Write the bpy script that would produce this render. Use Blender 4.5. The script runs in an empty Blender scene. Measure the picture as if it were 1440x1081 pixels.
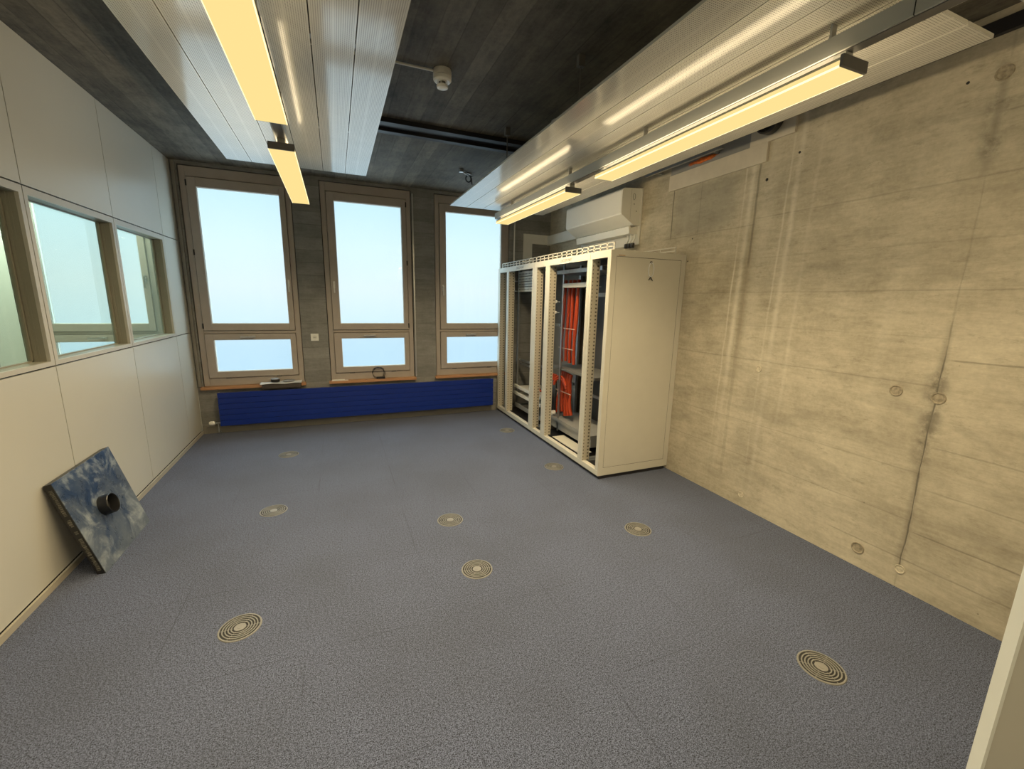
import bpy, bmesh, math, random
from mathutils import Vector, Matrix
random.seed(7)
PI = math.pi
S = bpy.context.scene
C = S.collection
W, H = 4.4703, 2.974          # right wall, ceiling
YB = -7.60                    # rear wall

# ------------------------------------------------------------------ mesh helpers
def new(): return bmesh.new()

def box(bm, x0, x1, y0, y1, z0, z1, bev=0.0):
    if x0 > x1: x0, x1 = x1, x0
    if y0 > y1: y0, y1 = y1, y0
    if z0 > z1: z0, z1 = z1, z0
    r = bmesh.ops.create_cube(bm, size=1.0)
    vs = r['verts']
    for v in vs:
        v.co = Vector(((x0+x1)/2 + v.co.x*(x1-x0), (y0+y1)/2 + v.co.y*(y1-y0), (z0+z1)/2 + v.co.z*(z1-z0)))
    if bev > 0:
        es = list({e for v in vs for e in v.link_edges})
        bmesh.ops.bevel(bm, geom=es, offset=bev, segments=2, affect='EDGES', profile=0.7)
    return vs

def cyl(bm, p0, p1, r0, r1=None, n=24, caps=True):
    p0, p1 = Vector(p0), Vector(p1)
    if r1 is None: r1 = r0
    d = p1 - p0
    q = Vector((0, 0, 1)).rotation_difference(d.normalized()).to_matrix().to_4x4()
    M = Matrix.Translation((p0+p1)/2) @ q
    bmesh.ops.create_cone(bm, cap_ends=caps, segments=n, radius1=r0, radius2=r1, depth=d.length, matrix=M)

def tube(bm, pts, r, n=10):
    pts = [Vector(p) for p in pts]
    rings = []
    prev = None
    for i, p in enumerate(pts):
        t = (pts[min(i+1, len(pts)-1)] - pts[max(i-1, 0)]).normalized()
        if prev is None:
            a = t.orthogonal().normalized()
        else:
            a = (prev - t*prev.dot(t)).normalized()
        prev = a
        b = t.cross(a)
        rings.append([bm.verts.new(p + (a*math.cos(2*PI*k/n) + b*math.sin(2*PI*k/n))*r) for k in range(n)])
    for i in range(len(rings)-1):
        for k in range(n):
            f = bm.faces.new((rings[i][k], rings[i][(k+1) % n], rings[i+1][(k+1) % n], rings[i+1][k]))
            f.smooth = True
    bm.faces.new(list(reversed(rings[0]))); bm.faces.new(rings[-1])

def lathe(bm, prof, n=48, c=(0, 0, 0), closed=False):
    c = Vector(c); rings = []
    for r, z in prof:
        if r < 1e-6:
            rings.append([bm.verts.new(c + Vector((0, 0, z)))])
        else:
            rings.append([bm.verts.new(c + Vector((r*math.cos(2*PI*k/n), r*math.sin(2*PI*k/n), z))) for k in range(n)])
    m = len(rings)
    for i in range(m if closed else m-1):
        A, B_ = rings[i], rings[(i+1) % m]
        for k in range(n):
            k2 = (k+1) % n
            if len(A) == 1 and len(B_) == 1: continue
            if len(A) == 1: f = bm.faces.new((A[0], B_[k2], B_[k]))
            elif len(B_) == 1: f = bm.faces.new((A[k], A[k2], B_[0]))
            else: f = bm.faces.new((A[k], A[k2], B_[k2], B_[k]))

def prism_y(bm, prof, y0, y1):
    """profile of (x, z) pairs swept along Y"""
    a = [bm.verts.new((x, y0, z)) for x, z in prof]
    b = [bm.verts.new((x, y1, z)) for x, z in prof]
    n = len(prof)
    bm.faces.new(a); bm.faces.new(list(reversed(b)))
    for i in range(n):
        bm.faces.new((a[i], b[i], b[(i+1) % n], a[(i+1) % n]))

def prism_x(bm, prof, x0, x1):
    """profile of (y, z) pairs swept along X"""
    a = [bm.verts.new((x0, y, z)) for y, z in prof]
    b = [bm.verts.new((x1, y, z)) for y, z in prof]
    n = len(prof)
    bm.faces.new(a); bm.faces.new(list(reversed(b)))
    for i in range(n):
        bm.faces.new((a[i], b[i], b[(i+1) % n], a[(i+1) % n]))

def world_m(o):
    b = Matrix.LocRotScale(o.location, o.rotation_euler, o.scale)
    return b if o.parent is None else world_m(o.parent) @ o.matrix_parent_inverse @ b

def obj(name, bm, mat, parent=None, local=False, smooth=False):
    """one mesh object; under a parent whose coordinates are world ones unless local"""
    bmesh.ops.recalc_face_normals(bm, faces=bm.faces)
    me = bpy.data.meshes.new(name)
    bm.to_mesh(me); bm.free()
    if smooth:
        for p in me.polygons: p.use_smooth = True
        try: me.set_sharp_from_angle(angle=math.radians(35))
        except Exception: pass
    o = bpy.data.objects.new(name, me)
    me.materials.append(mat)
    C.objects.link(o)
    if parent is not None:
        o.parent = parent
        if not local:
            o.matrix_parent_inverse = world_m(parent).inverted()
    return o

def thing(name, label, cat, loc=(0, 0, 0), group=None):
    o = bpy.data.objects.new(name, None)
    o.empty_display_size = 0.05
    C.objects.link(o); o.location = loc
    o['label'] = label; o['category'] = cat
    if group: o['group'] = group
    return o

def untag_part(o, par):
    o.parent = par; o.matrix_parent_inverse = world_m(par).inverted()
    for k in ('category', 'group', 'label'):
        if k in o and k != 'label': del o[k]
    return o

def parts(name, boxes, mat, parent, local=False, bev=0.0):
    for b_ in boxes:
        bm = new(); box(bm, *b_, bev); obj(name, bm, mat, parent, local)

def tag(o, label, cat, group=None):
    o['label'] = label; o['category'] = cat
    if group: o['group'] = group
    return o

def struct(name, bm=None, mat=None, loc=(0, 0, 0)):
    if bm is None:
        o = bpy.data.objects.new(name, None); C.objects.link(o); o.location = loc
    else:
        o = obj(name, bm, mat)
    o['kind'] = 'structure'
    return o

def copy_tree(o, parent=None):
    c = o.copy(); C.objects.link(c); c.parent = parent
    for ch in list(o.children): copy_tree(ch, c)
    return c

# ------------------------------------------------------------------ node helpers
class NT:
    def __init__(s, name):
        s.m = bpy.data.materials.new(name); s.m.use_nodes = True
        s.t = s.m.node_tree; s.t.nodes.clear()
        s.out = s.t.nodes.new('ShaderNodeOutputMaterial')
        s.co = None
    def n(s, typ, **kw):
        nd = s.t.nodes.new(typ)
        for k, v in kw.items(): setattr(nd, k, v)
        return nd
    def l(s, a, b): s.t.links.new(a, b)
    def put(s, sock, v):
        if v is None: return
        if isinstance(v, bpy.types.NodeSocket): s.l(v, sock)
        else: sock.default_value = v
    def math(s, op, a, b=None, c=None, clamp=False):
        nd = s.n('ShaderNodeMath', operation=op); nd.use_clamp = clamp
        s.put(nd.inputs[0], a); s.put(nd.inputs[1], b); s.put(nd.inputs[2], c)
        return nd.outputs[0]
    def xyz(s):
        if s.co is None:
            s.co = s.n('ShaderNodeTexCoord')
            sp = s.n('ShaderNodeSeparateXYZ'); s.l(s.co.outputs['Object'], sp.inputs[0]); s.sp = sp
        return s.sp.outputs[0], s.sp.outputs[1], s.sp.outputs[2]
    def vec(s, sc):
        s.xyz()
        mp = s.n('ShaderNodeMapping'); mp.inputs['Scale'].default_value = sc
        s.l(s.co.outputs['Object'], mp.inputs[0]); return mp.outputs[0]
    def noise(s, sc=(1, 1, 1), scale=5.0, detail=4, rough=0.55, dist=0.0):
        nd = s.n('ShaderNodeTexNoise'); s.l(s.vec(sc), nd.inputs['Vector'])
        nd.inputs['Scale'].default_value = scale; nd.inputs['Detail'].default_value = detail
        nd.inputs['Roughness'].default_value = rough; nd.inputs['Distortion'].default_value = dist
        return nd.outputs['Fac']
    def mr(s, v, a, b, c=0.0, d=1.0, smooth=False):
        nd = s.n('ShaderNodeMapRange'); nd.clamp = True
        if smooth: nd.interpolation_type = 'SMOOTHSTEP'
        s.put(nd.inputs[0], v)
        for i, x in enumerate((a, b, c, d)): s.put(nd.inputs[i+1], x)
        return nd.outputs[0]
    def mix(s, f, a, b, mode='MIX'):
        nd = s.n('ShaderNodeMix', data_type='RGBA', blend_type=mode)
        s.put(nd.inputs[0], f)
        s.put(nd.inputs[6], a if isinstance(a, bpy.types.NodeSocket) else (*a, 1))
        s.put(nd.inputs[7], b if isinstance(b, bpy.types.NodeSocket) else (*b, 1))
        return nd.outputs[2]
    def line(s, u, u0, w, soft=None):
        """1 on the line u = u0, 0 beyond w"""
        d = s.math('ABSOLUTE', s.math('SUBTRACT', u, u0))
        return s.mr(d, w*0.4 if soft is None else soft, w, 1, 0, True)
    def band(s, u, a, b, soft=0.05):
        return s.math('MULTIPLY', s.mr(u, a-soft, a+soft, 0, 1, True), s.mr(u, b-soft, b+soft, 1, 0, True))
    def mx(s, a, b): return s.math('MAXIMUM', a, b)
    def mul(s, a, b): return s.math('MULTIPLY', a, b)
    def add(s, a, b): return s.math('ADD', a, b)
    def bump(s, h, strength=0.3, dist=0.01):
        nd = s.n('ShaderNodeBump'); nd.inputs['Strength'].default_value = strength
        nd.inputs['Distance'].default_value = dist; s.l(h, nd.inputs['Height']); return nd.outputs[0]
    def bsdf(s, col, rough=0.5, metal=0.0, spec=0.5, coat=0.0, coat_r=0.1, normal=None, sheen=0.0):
        b = s.n('ShaderNodeBsdfPrincipled')
        s.put(b.inputs['Base Color'], col if isinstance(col, bpy.types.NodeSocket) else (*col, 1))
        s.put(b.inputs['Roughness'], rough); s.put(b.inputs['Metallic'], metal)
        s.put(b.inputs['Specular IOR Level'], spec); s.put(b.inputs['Coat Weight'], coat)
        s.put(b.inputs['Coat Roughness'], coat_r); s.put(b.inputs['Sheen Weight'], sheen)
        if normal is not None: s.l(normal, b.inputs['Normal'])
        s.l(b.outputs[0], s.out.inputs[0]); return b

def plain(name, col, rough=0.5, metal=0.0, spec=0.5, coat=0.0, var=0.06, scale=9.0):
    t = NT(name)
    n = t.noise(scale=scale, detail=3)
    f = t.mr(n, 0.3, 0.7, 0, 1)
    c = t.mix(f, tuple(x*(1-var) for x in col), tuple(min(1, x*(1+var)) for x in col))
    t.bsdf(c, rough, metal, spec, coat)
    return t.m

# ------------------------------------------------------------------ materials
def concrete(name, lo, hi, along, boards=None, seams=(), joints=(), stain=None, extra=None, rough=0.75, contrast=1.0):
    """board-marked concrete; along = axis index the boards run along, across = the other in-plane axis"""
    t = NT(name)
    x, y, z = t.xyz(); ax = (x, y, z)
    st = [1.0, 1.0, 1.0]; 
    big = t.noise(scale=0.9, detail=5, rough=0.6, dist=0.4)
    med = t.noise(scale=4.0, detail=6, rough=0.65)
    s1 = [5.0, 5.0, 5.0]; s1[along] = 1.0
    grain = t.noise(sc=s1, scale=2.0, detail=6, rough=0.7, dist=0.3)
    s2 = [34.0, 34.0, 34.0]; s2[along] = 6.0
    fine = t.noise(sc=s2, scale=1.0, detail=4, rough=0.7)
    iso = t.noise(scale=38, detail=5, rough=.75)
    v = t.add(t.mul(big, 0.22), t.add(t.mul(med, 0.24), t.add(t.mul(grain, 0.20), t.add(t.mul(fine, 0.18), t.mul(iso, 0.16)))))
    f = t.mr(v, 0.5-0.125/contrast, 0.5+0.125/contrast, 0, 1)
    col = t.mix(f, lo, hi)
    height = t.mul(fine, 0.5)
    if boards:
        across, pitch, off, dark = boards
        u = t.math('DIVIDE', t.math('ADD', ax[across], off), pitch)
        fl = t.math('FLOOR', u); fr = t.math('SUBTRACT', u, fl)
        wn = t.n('ShaderNodeTexWhiteNoise', noise_dimensions='1D'); t.l(fl, wn.inputs['W'])
        tone = t.mr(wn.outputs[0], 0, 1, 1-dark, 1+dark*0.6)
        tn = t.n('ShaderNodeVectorMath', operation='SCALE'); t.l(col, tn.inputs[0]); t.l(tone, tn.inputs['Scale'])
        col = tn.outputs[0]
        e = t.math('MINIMUM', fr, t.math('SUBTRACT', 1.0, fr))
        ln = t.mr(e, 0.0, 0.006/pitch, 1, 0, True)
        nz = t.mr(t.noise(sc=s1, scale=1.3, detail=3), 0.42, 0.6, 0.1, 0.8)
        ln = t.mul(ln, nz)
        col = t.mix(t.mul(ln, 0.6), col, tuple(c*0.35 for c in lo))
        height = t.math('SUBTRACT', height, t.mul(ln, 0.6))
    if extra: col, height = extra(t, ax, col, height)
    # pores
    vo = t.n('ShaderNodeTexVoronoi'); t.l(t.vec((1, 1, 1)), vo.inputs['Vector']); vo.inputs['Scale'].default_value = 14
    po = t.mr(vo.outputs['Distance'], 0.02, 0.06, 1, 0)
    sel = t.mr(vo.outputs['Color'], 0.72, 0.75, 0, 1)
    po = t.mul(po, sel)
    col = t.mix(t.mul(po, 0.6), col, tuple(c*0.25 for c in lo))
    height = t.math('SUBTRACT', height, po)
    t.bsdf(col, rough, 0, 0.35, normal=t.bump(height, 0.35, 0.006))
    return t.m

def right_extra(t, ax, col, h):
    y, z = ax[1], ax[2]
    wob = t.mul(t.math('SUBTRACT', t.noise(scale=3, detail=3), 0.5), 0.03)
    yy = t.add(y, wob); zz = t.add(z, t.mul(wob, 0.6))
    dark = (0.10, 0.09, 0.07)
    def hl(z0, a, b, k):     # a horizontal formwork line
        nonlocal col, h
        m = t.mul(t.mul(t.line(zz, z0, 0.006), t.band(y, a, b, 0.03)), k*.62)
        col = t.mix(m, col, dark); h = t.math('SUBTRACT', h, m)
    for z0, a, b, k in ((1.70, -6.3, 0, .35), (1.19, -4.60, -2.4, .38), (1.34, -6.3, -4.62, .6), (0.70, -4.60, -2.4, .3),
                        (0.86, -6.3, -4.62, .4), (0.62, -6.3, -4.62, .35), (0.42, -4.6, -2.4, .3), (0.36, -6.3, -4.62, .55),
                        (0.18, -6.3, -4.2, .4), (2.24, -6.3, -3.36, .35), (2.2, -3.36, -2.4, .4), (2.52, -6.3, -4.6, .45),
                        (1.45, -4.6, -2.4, .2), (1.95, -6.3, -2.4, .2)):
        hl(z0, a, b, k)
    # the dark crack between two pours
    nz = t.noise(sc=(1, 1, 1), scale=9, detail=5)
    crack = t.mul(t.line(yy, -4.59, t.mr(nz, 0.3, 0.7, 0.003, 0.012), 0.0), 1.0)
    crack = t.mul(crack, t.mx(t.mul(t.band(z, 0.10, 1.55, 0.06), t.mr(t.noise(scale=2.2, detail=2), 0.36, 0.46, 0.6, 1.0)), 0.22))
    soot = t.mul(t.line(yy, -4.585, 0.075, 0.0), t.mr(t.noise(scale=7, detail=6, rough=.7), 0.42, 0.60, 0, 0.85))
    soot = t.mul(soot, t.mx(t.band(z, 0.75, 1.35, 0.12), t.band(z, 2.3, 2.72, 0.08)))
    soot2 = t.mul(t.mul(t.line(yy, -4.585, 0.03, 0.0), 0.4), t.mx(t.band(z, 0.1, 1.5, 0.1), t.band(z, 2.25, 2.72, 0.1)))
    m = t.mx(crack, t.mx(soot, soot2))
    col = t.mix(t.mul(m, 0.8), col, (0.055, 0.05, 0.04)); h = t.math('SUBTRACT', h, t.mul(crack, 1.5))
    # vertical joints in the upper middle
    for y0, a, b, k, w in ((-2.475, 2.20, 2.66, .75, .008), (-3.345, 1.9, 2.66, .5, .012), (-2.80, 2.2, 2.65, .3, .006), (-3.33, 0.2, 1.9, .15, .02)):
        m = t.mul(t.mul(t.line(yy, y0, w), t.band(z, a, b, 0.03)), k)
        col = t.mix(m, col, dark); h = t.math('SUBTRACT', h, m)
    # pale lime runs
    runs = None
    for y0, w, k in ((-3.27, 0.035, .55), (-3.21, 0.012, .5), (-3.62, 0.03, .5), (-3.56, 0.012, .4), (-3.42, 0.09, .22), (-3.75, 0.02, .2), (-2.62, 0.05, .12), (-4.3, .04, .1)):
        q = t.mul(t.line(t.add(yy, t.mul(t.math('SUBTRACT', z, 1.4), 0.02)), y0, w, 0.0), k)
        runs = q if runs is None else t.mx(runs, q)
    brk = t.mr(t.noise(sc=(1, 1, .25), scale=7, detail=4), 0.35, 0.6, 0.35, 1.0)
    runs = t.mul(runs, brk); runs = t.mul(runs, t.mr(z, 0.2, 1.1, 0.15, 1))
    col = t.mix(runs, col, (0.74, 0.70, 0.60))
    # greyer damp band in the upper middle, darker smear beside a run
    damp = t.mul(t.mul(t.band(y, -3.15, -2.5, .1), t.band(z, 2.22, 2.62, .05)), 0.45)
    col = t.mix(damp, col, (0.26, 0.25, 0.21))
    br = t.mul(t.mul(t.line(yy, -3.34, 0.05, 0), t.band(z, 1.2, 2.2, .3)), 0.35)
    col = t.mix(br, col, (0.22, 0.18, 0.12))
    cl = t.mr(t.noise(sc=(1, 1, 2.2), scale=2.4, detail=5, rough=.65, dist=.8), 0.52, 0.72, 0, 0.35)
    col = t.mix(cl, col, (0.24, 0.22, 0.175))
    fk = t.mr(t.noise(sc=(1, 1, 3.2), scale=8, detail=7, rough=.8), 0.56, 0.70, 0, .5)
    col = t.mix(fk, col, (0.20, 0.175, 0.125))
    return col, h

M = {}
M['conc_right'] = concrete('wall concrete warm', (0.285, 0.252, 0.185), (0.62, 0.565, 0.445), 1, None, extra=right_extra, contrast=1.0)
M['conc_back'] = concrete('wall concrete grey', (0.15, 0.148, 0.14), (0.34, 0.335, 0.315), 0, (2, 0.145, 0.03, 0.14))
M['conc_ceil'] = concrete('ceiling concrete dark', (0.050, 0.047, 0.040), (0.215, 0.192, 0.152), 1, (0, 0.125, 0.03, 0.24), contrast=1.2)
M['conc_plain'] = plain('screed', (0.30, 0.29, 0.27), 0.8)

def carpet():
    t = NT('carpet tiles')
    x, y, z = t.xyz()
    a = t.noise(scale=240, detail=3, rough=.7)
    b = t.noise(scale=90, detail=3, rough=.6)
    c = t.noise(scale=1.6, detail=4)
    v = t.add(t.mul(a, 0.78), t.mul(b, 0.22))
    f = t.mr(v, 0.41, 0.59, 0, 1)
    col = t.mix(f, (0.010, 0.0123, 0.019), (0.150, 0.178, 0.280))
    col = t.mix(t.mr(c, 0.4, 0.65, 0, 0.22), col, (0.038, 0.042, 0.052))
    seam = None
    for u, off in ((x, -1.305), (y, 4.495)):
        w = t.math('DIVIDE', t.math('ADD', u, off), 0.61)
        fr = t.math('FRACT', w); e = t.math('MINIMUM', fr, t.math('SUBTRACT', 1.0, fr))
        q = t.mr(e, 0.001, 0.006, 1, 0)
        seam = q if seam is None else t.mx(seam, q)
    seam = t.mul(seam, t.mr(t.noise(scale=1.3, detail=2), 0.47, 0.58, 0.04, 0.7))
    col = t.mix(t.mul(seam, 0.55), col, (0.012, 0.013, 0.015))
    t.bsdf(col, 0.95, 0, 0.15, normal=t.bump(t.add(v, t.mul(seam, -.6)), 0.3, 0.004), sheen=0.15)
    return t.m
M['carpet'] = carpet()

def perforated():
    t = NT('perforated white steel')
    x, y, z = t.xyz()
    P_ = 0.0088
    fx = t.math('SUBTRACT', t.math('FRACT', t.math('DIVIDE', x, P_)), 0.5)
    fy = t.math('SUBTRACT', t.math('FRACT', t.math('DIVIDE', y, P_)), 0.5)
    d = t.math('SQRT', t.add(t.mul(fx, fx), t.mul(fy, fy)))
    hole = t.mr(d, 0.22, 0.29, 1, 0)
    ab = t.math('ABSOLUTE', x)
    hole = t.mul(hole, t.mul(t.mr(ab, 0.0045, 0.0046, 0, 1), t.mr(ab, 0.084, 0.0841, 1, 0)))
    n = t.noise(scale=4, detail=3)
    base = t.mix(t.mr(n, .3, .7), (0.58, 0.565, 0.51), (0.63, 0.615, 0.56))
    col = t.mix(t.mul(hole, .85), base, (0.035, 0.033, 0.03))
    coat = t.math('SUBTRACT', 1.0, hole)
    t.bsdf(col, 0.42, 0.0, 0.5, coat, 0.10)
    return t.m
M['perf'] = perforated()
M['panel_edge'] = plain('white steel edge', (0.62, 0.61, 0.58), 0.35, coat=0.4)
M['cream'] = plain('cream laminate', (0.54, 0.525, 0.465), 0.33, spec=0.5, var=0.015, scale=2)
M['cream_frame'] = plain('grey cream window frame', (0.50, 0.475, 0.415), 0.35, var=0.02)
M['reveal'] = plain('bronze grey reveal', (0.27, 0.255, 0.20), 0.4, var=0.03)
M['gap'] = plain('dark joint', (0.02, 0.02, 0.02), 0.8)
M['white'] = plain('white plaster', (0.74, 0.76, 0.72), 0.7, var=0.02)
M['frame'] = plain('taupe window frame', (0.41, 0.36, 0.315), 0.42, var=0.04)
M['alu'] = plain('brushed aluminium', (0.58, 0.58, 0.58), 0.32, metal=0.9, var=0.04)
M['galv'] = plain('galvanised steel', (0.42, 0.43, 0.43), 0.38, metal=0.75, var=0.10, scale=20)
M['rail'] = plain('grey track enamel', (0.44, 0.44, 0.41), 0.42, var=0.02)
M['rail_dark'] = plain('dark grey enamel', (0.13, 0.125, 0.12), 0.45)
M['rack'] = plain('white grey rack enamel', (0.60, 0.575, 0.495), 0.38, var=0.015)
M['black'] = plain('black plastic', (0.012, 0.012, 0.013), 0.35)
M['black_metal'] = plain('black steel', (0.013, 0.012, 0.014), 0.5)
M['whiteplastic'] = plain('white plastic', (0.84, 0.83, 0.78), 0.28, var=0.01)
M['duct'] = plain('white plastic trunking', (0.74, 0.72, 0.66), 0.4, var=0.02)
M['board'] = plain('painted board', (0.58, 0.53, 0.44), 0.7, var=0.06)
M['orange'] = plain('orange cable jacket', (0.50, 0.060, 0.016), 0.4, var=0.10)
M['orange_foam'] = plain('orange fire foam', (0.75, 0.17, 0.02), 0.7, var=0.2, scale=40)
M['blue'] = plain('blue radiator enamel', (0.004, 0.024, 0.23), 0.3, var=0.02)
M['darkwood'] = plain('dark brown board', (0.06, 0.048, 0.04), 0.6)
M['paper'] = plain('paper', (0.72, 0.74, 0.76), 0.6)
M['greydisc'] = plain('grey plastic', (0.28, 0.28, 0.28), 0.4)
M['greypanel'] = plain('grey steel sheet', (0.28, 0.28, 0.27), 0.5, var=0.04)
M['darkgrey'] = plain('dark grey sheet', (0.15, 0.15, 0.145), 0.45)
M['disc'] = plain('pale disc', (0.21, 0.205, 0.19), 0.4)
M['base'] = plain('grey plinth', (0.24, 0.225, 0.195), 0.6)
M['base_left'] = plain('taupe skirting', (0.40, 0.37, 0.30), 0.5)
M['tie'] = plain('pale cable tie', (0.70, 0.52, 0.42), 0.4)

def wood():
    t = NT('oak sill')
    g = t.noise(sc=(1.0, 30, 30), scale=3, detail=5)
    t.bsdf(t.mix(t.mr(g, .35, .65), (0.36, 0.17, 0.075), (0.60, 0.34, 0.17)), 0.4)
    return t.m
M['wood'] = wood()

def holes(name, col, pitch, axis, r=0.22, dark=(0.05, 0.04, 0.03)):
    """enamelled upright with a column of square punched holes"""
    t = NT(name)
    x, y, z = t.xyz()
    fz = t.math('ABSOLUTE', t.math('SUBTRACT', t.math('FRACT', t.math('DIVIDE', z, pitch)), 0.5))
    m = t.mr(fz, r, r+.05, 1, 0)
    u = (x, y)[axis]
    fu = t.math('ABSOLUTE', t.math('SUBTRACT', t.math('FRACT', t.math('DIVIDE', u, pitch*1.6)), 0.5))
    m = t.mul(m, t.mr(fu, 0.14, 0.17, 1, 0))
    t.bsdf(t.mix(t.mul(m, 0.9), col, dark), 0.4)
    return t.m
M['upright'] = holes('punched rack upright', (0.50, 0.455, 0.36), 0.034, 0, r=0.17)
M['uprightdark'] = holes('black rail with bright punched holes', (0.02, 0.02, 0.02), 0.032, 1, dark=(0.6, 0.6, 0.58))

def marbled():
    t = NT('scuffed blue grey steel sheet')
    n1 = t.noise(scale=6, detail=9, rough=.70, dist=.5)
    n2 = t.noise(scale=3.2, detail=5, dist=.8)
    n3 = t.noise(scale=20, detail=7, rough=.75, dist=.6)
    x, y, z = t.xyz()
    base = t.mix(t.mr(t.add(n2, t.mul(z, -.35)), .25, .52), (0.035, 0.065, 0.135), (0.16, 0.19, 0.225))
    sm = t.mx(t.mr(n1, .50, .66, 0, .8), t.mr(n3, .56, .72, 0, .5))
    col = t.mix(sm, base, (0.42, 0.45, 0.44))
    t.bsdf(col, t.mr(n1, .4, .65, .25, .55), 0.35, 0.5)
    return t.m
M['marbled'] = marbled()

def glassmat(name, tint, film, film_col, gloss=0.04):
    t = NT(name)
    tr = t.n('ShaderNodeBsdfTransparent'); tr.inputs[0].default_value = (*tint, 1)
    tl = t.n('ShaderNodeBsdfTranslucent'); tl.inputs[0].default_value = (*film_col, 1)
    df = t.n('ShaderNodeBsdfDiffuse'); df.inputs[0].default_value = (*film_col, 1)
    mm = t.n('ShaderNodeMixShader'); mm.inputs[0].default_value = 0.5
    t.l(tl.outputs[0], mm.inputs[1]); t.l(df.outputs[0], mm.inputs[2])
    m1 = t.n('ShaderNodeMixShader'); m1.inputs[0].default_value = film
    t.l(tr.outputs[0], m1.inputs[1]); t.l(mm.outputs[0], m1.inputs[2])
    gl = t.n('ShaderNodeBsdfGlossy'); gl.inputs['Roughness'].default_value = 0.02
    lw = t.n('ShaderNodeLayerWeight'); lw.inputs[0].default_value = 0.5
    ge = t.n('ShaderNodeNewGeometry')
    fz = t.math('MULTIPLY_ADD', t.math('POWER', lw.outputs['Facing'], 5.0), 0.8, gloss)
    fz = t.math('MULTIPLY', fz, t.math('SUBTRACT', 1.0, ge.outputs['Backfacing']))
    m2 = t.n('ShaderNodeMixShader'); t.l(fz, m2.inputs[0])
    t.l(m1.outputs[0], m2.inputs[1]); t.l(gl.outputs[0], m2.inputs[2])
    t.l(m2.outputs[0], t.out.inputs[0])
    return t.m
M['glass_out'] = glassmat('frosted window glass', (0.965, 0.985, 0.99), 0.05, (0.8, 0.9, 0.92), 0.03)
M['glass_in'] = glassmat('green tinted partition glass', (0.90, 0.965, 0.93), 0.10, (0.78, 0.90, 0.82), 0.04)

def emis(name, col, s):
    t = NT(name); e = t.n('ShaderNodeEmission'); e.inputs[0].default_value = (*col, 1); e.inputs[1].default_value = s
    t.l(e.outputs[0], t.out.inputs[0]); return t.m
M['diffuser'] = emis('lit opal diffuser', (1.0, 0.76, 0.30), 1.02)
M['diffuser_rim'] = emis('lit diffuser rim', (1.0, 0.86, 0.50), 1.5)

# ------------------------------------------------------------------ setting: floor, ceiling, walls
bm = new(); box(bm, 0, W, YB, 0, -0.12, 0); struct('floor', bm, M['carpet'])
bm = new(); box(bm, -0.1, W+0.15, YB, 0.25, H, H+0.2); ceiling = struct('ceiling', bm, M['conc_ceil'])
# dark recessed channel across the ceiling
bm = new()
box(bm, 0.95, W-0.002, -2.05, -1.985, H-0.035, H-0.001); box(bm, 0.95, W-0.002, -1.86, -1.80, H-0.035, H-0.001); box(bm, 0.95, W-0.002, -1.985, -1.86, H-0.012, H-0.001)
struct('trim_1', bm, M['black_metal'])

bm = new(); box(bm, W-.03, W-.001, -6.2, -3.62, 2.862, 2.925); struct('trim_4', bm, M['black_metal'])  # black strip standing in for the dark void of a shadow gap
# right wall with tie holes
bm = new(); box(bm, W, W+0.2, YB, 0.25, -0.12, H); wr = struct('wall_right', bm, M['conc_right'])
def tie_hole(y, z, r, dark=False):
    b = new()
    # shallow dished ring standing 1.5 mm proud
    segs = 24; prof = [(r, 0.0), (r*0.97, 0.0045), (r*0.84, 0.0045), (r*0.70, 0.0008), (r*0.3, 0.0012), (0, 0.0012)] if not dark else [(r, 0), (r, 0.0008), (0, 0.0008)]
    lathe(b, prof, segs)
    R_ = Matrix.Rotation(-PI/2, 4, 'Y')
    bmesh.ops.transform(b, matrix=Matrix.Translation((W, y, z)) @ R_, verts=b.verts)
    return obj('tie_hole', b, M['gap'] if dark else M['tieplug' if r < .03 else 'tiedark'], wr)
M['tieplug'] = plain('cement plug', (0.52, 0.47, 0.36), 0.8, var=0.25, scale=60)
M['tiedark'] = plain('shaded cement plug', (0.30, 0.26, 0.19), 0.8, var=0.3, scale=60)  # darker base colour stands in for shading of the dished rims
for y, z, r in ((-3.546, 1.128, .024), (-4.411, 1.139, .032), (-4.60, 1.135, .032), (-4.377, .122, .036), (-4.596, .115, .026), (-3.539, .101, .024), (-4.578, 2.691, .034)):
    tie_hole(y, z, r)
for y, z, r in ((-3.41, 2.50, .011), (-2.75, 2.17, .006), (-2.72, 1.98, .006), (-4.45, 2.70, .007), (-3.63, 2.62, .008), (-2.62, 2.0, .005)):
    tie_hole(y, z, r, True)

# back wall around the windows
WX = [0.06, 1.415, 2.77]; WW = 1.06
bm = new()
SZ, LZ = 0.525, 2.938
prev = -0.0
box(bm, 0, W, 0, 0.28, -0.12, SZ)
box(bm, 0, W, 0, 0.28, LZ, H)
edges = [0.0] + [e for x in WX for e in (x, x+WW)] + [W]
for i in range(0, len(edges), 2):
    box(bm, edges[i], edges[i+1], 0, 0.28, SZ, LZ)
struct('wall_back', bm, M['conc_back'])
# thin aluminium blind rails beside the openings and a pipe in the corner
bm = new()
box(bm, 0.018, 0.046, -0.03, -0.001, 0.56, H-0.01)
struct('trim_2', bm, M['base'])
bm = new(); box(bm, 2.484, 2.500, -0.016, -0.001, 0.56, 2.90); struct('trim_3', bm, M['alu'])
bm = new(); cyl(bm, (3.90, -0.0145, 0.0), (3.90, -0.0145, H), 0.0125, n=16); pp = obj('heating_pipe', bm, M['alu'], smooth=True)
tag(pp, 'thin silver vertical pipe on the window wall right of the third window', 'pipe')

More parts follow.
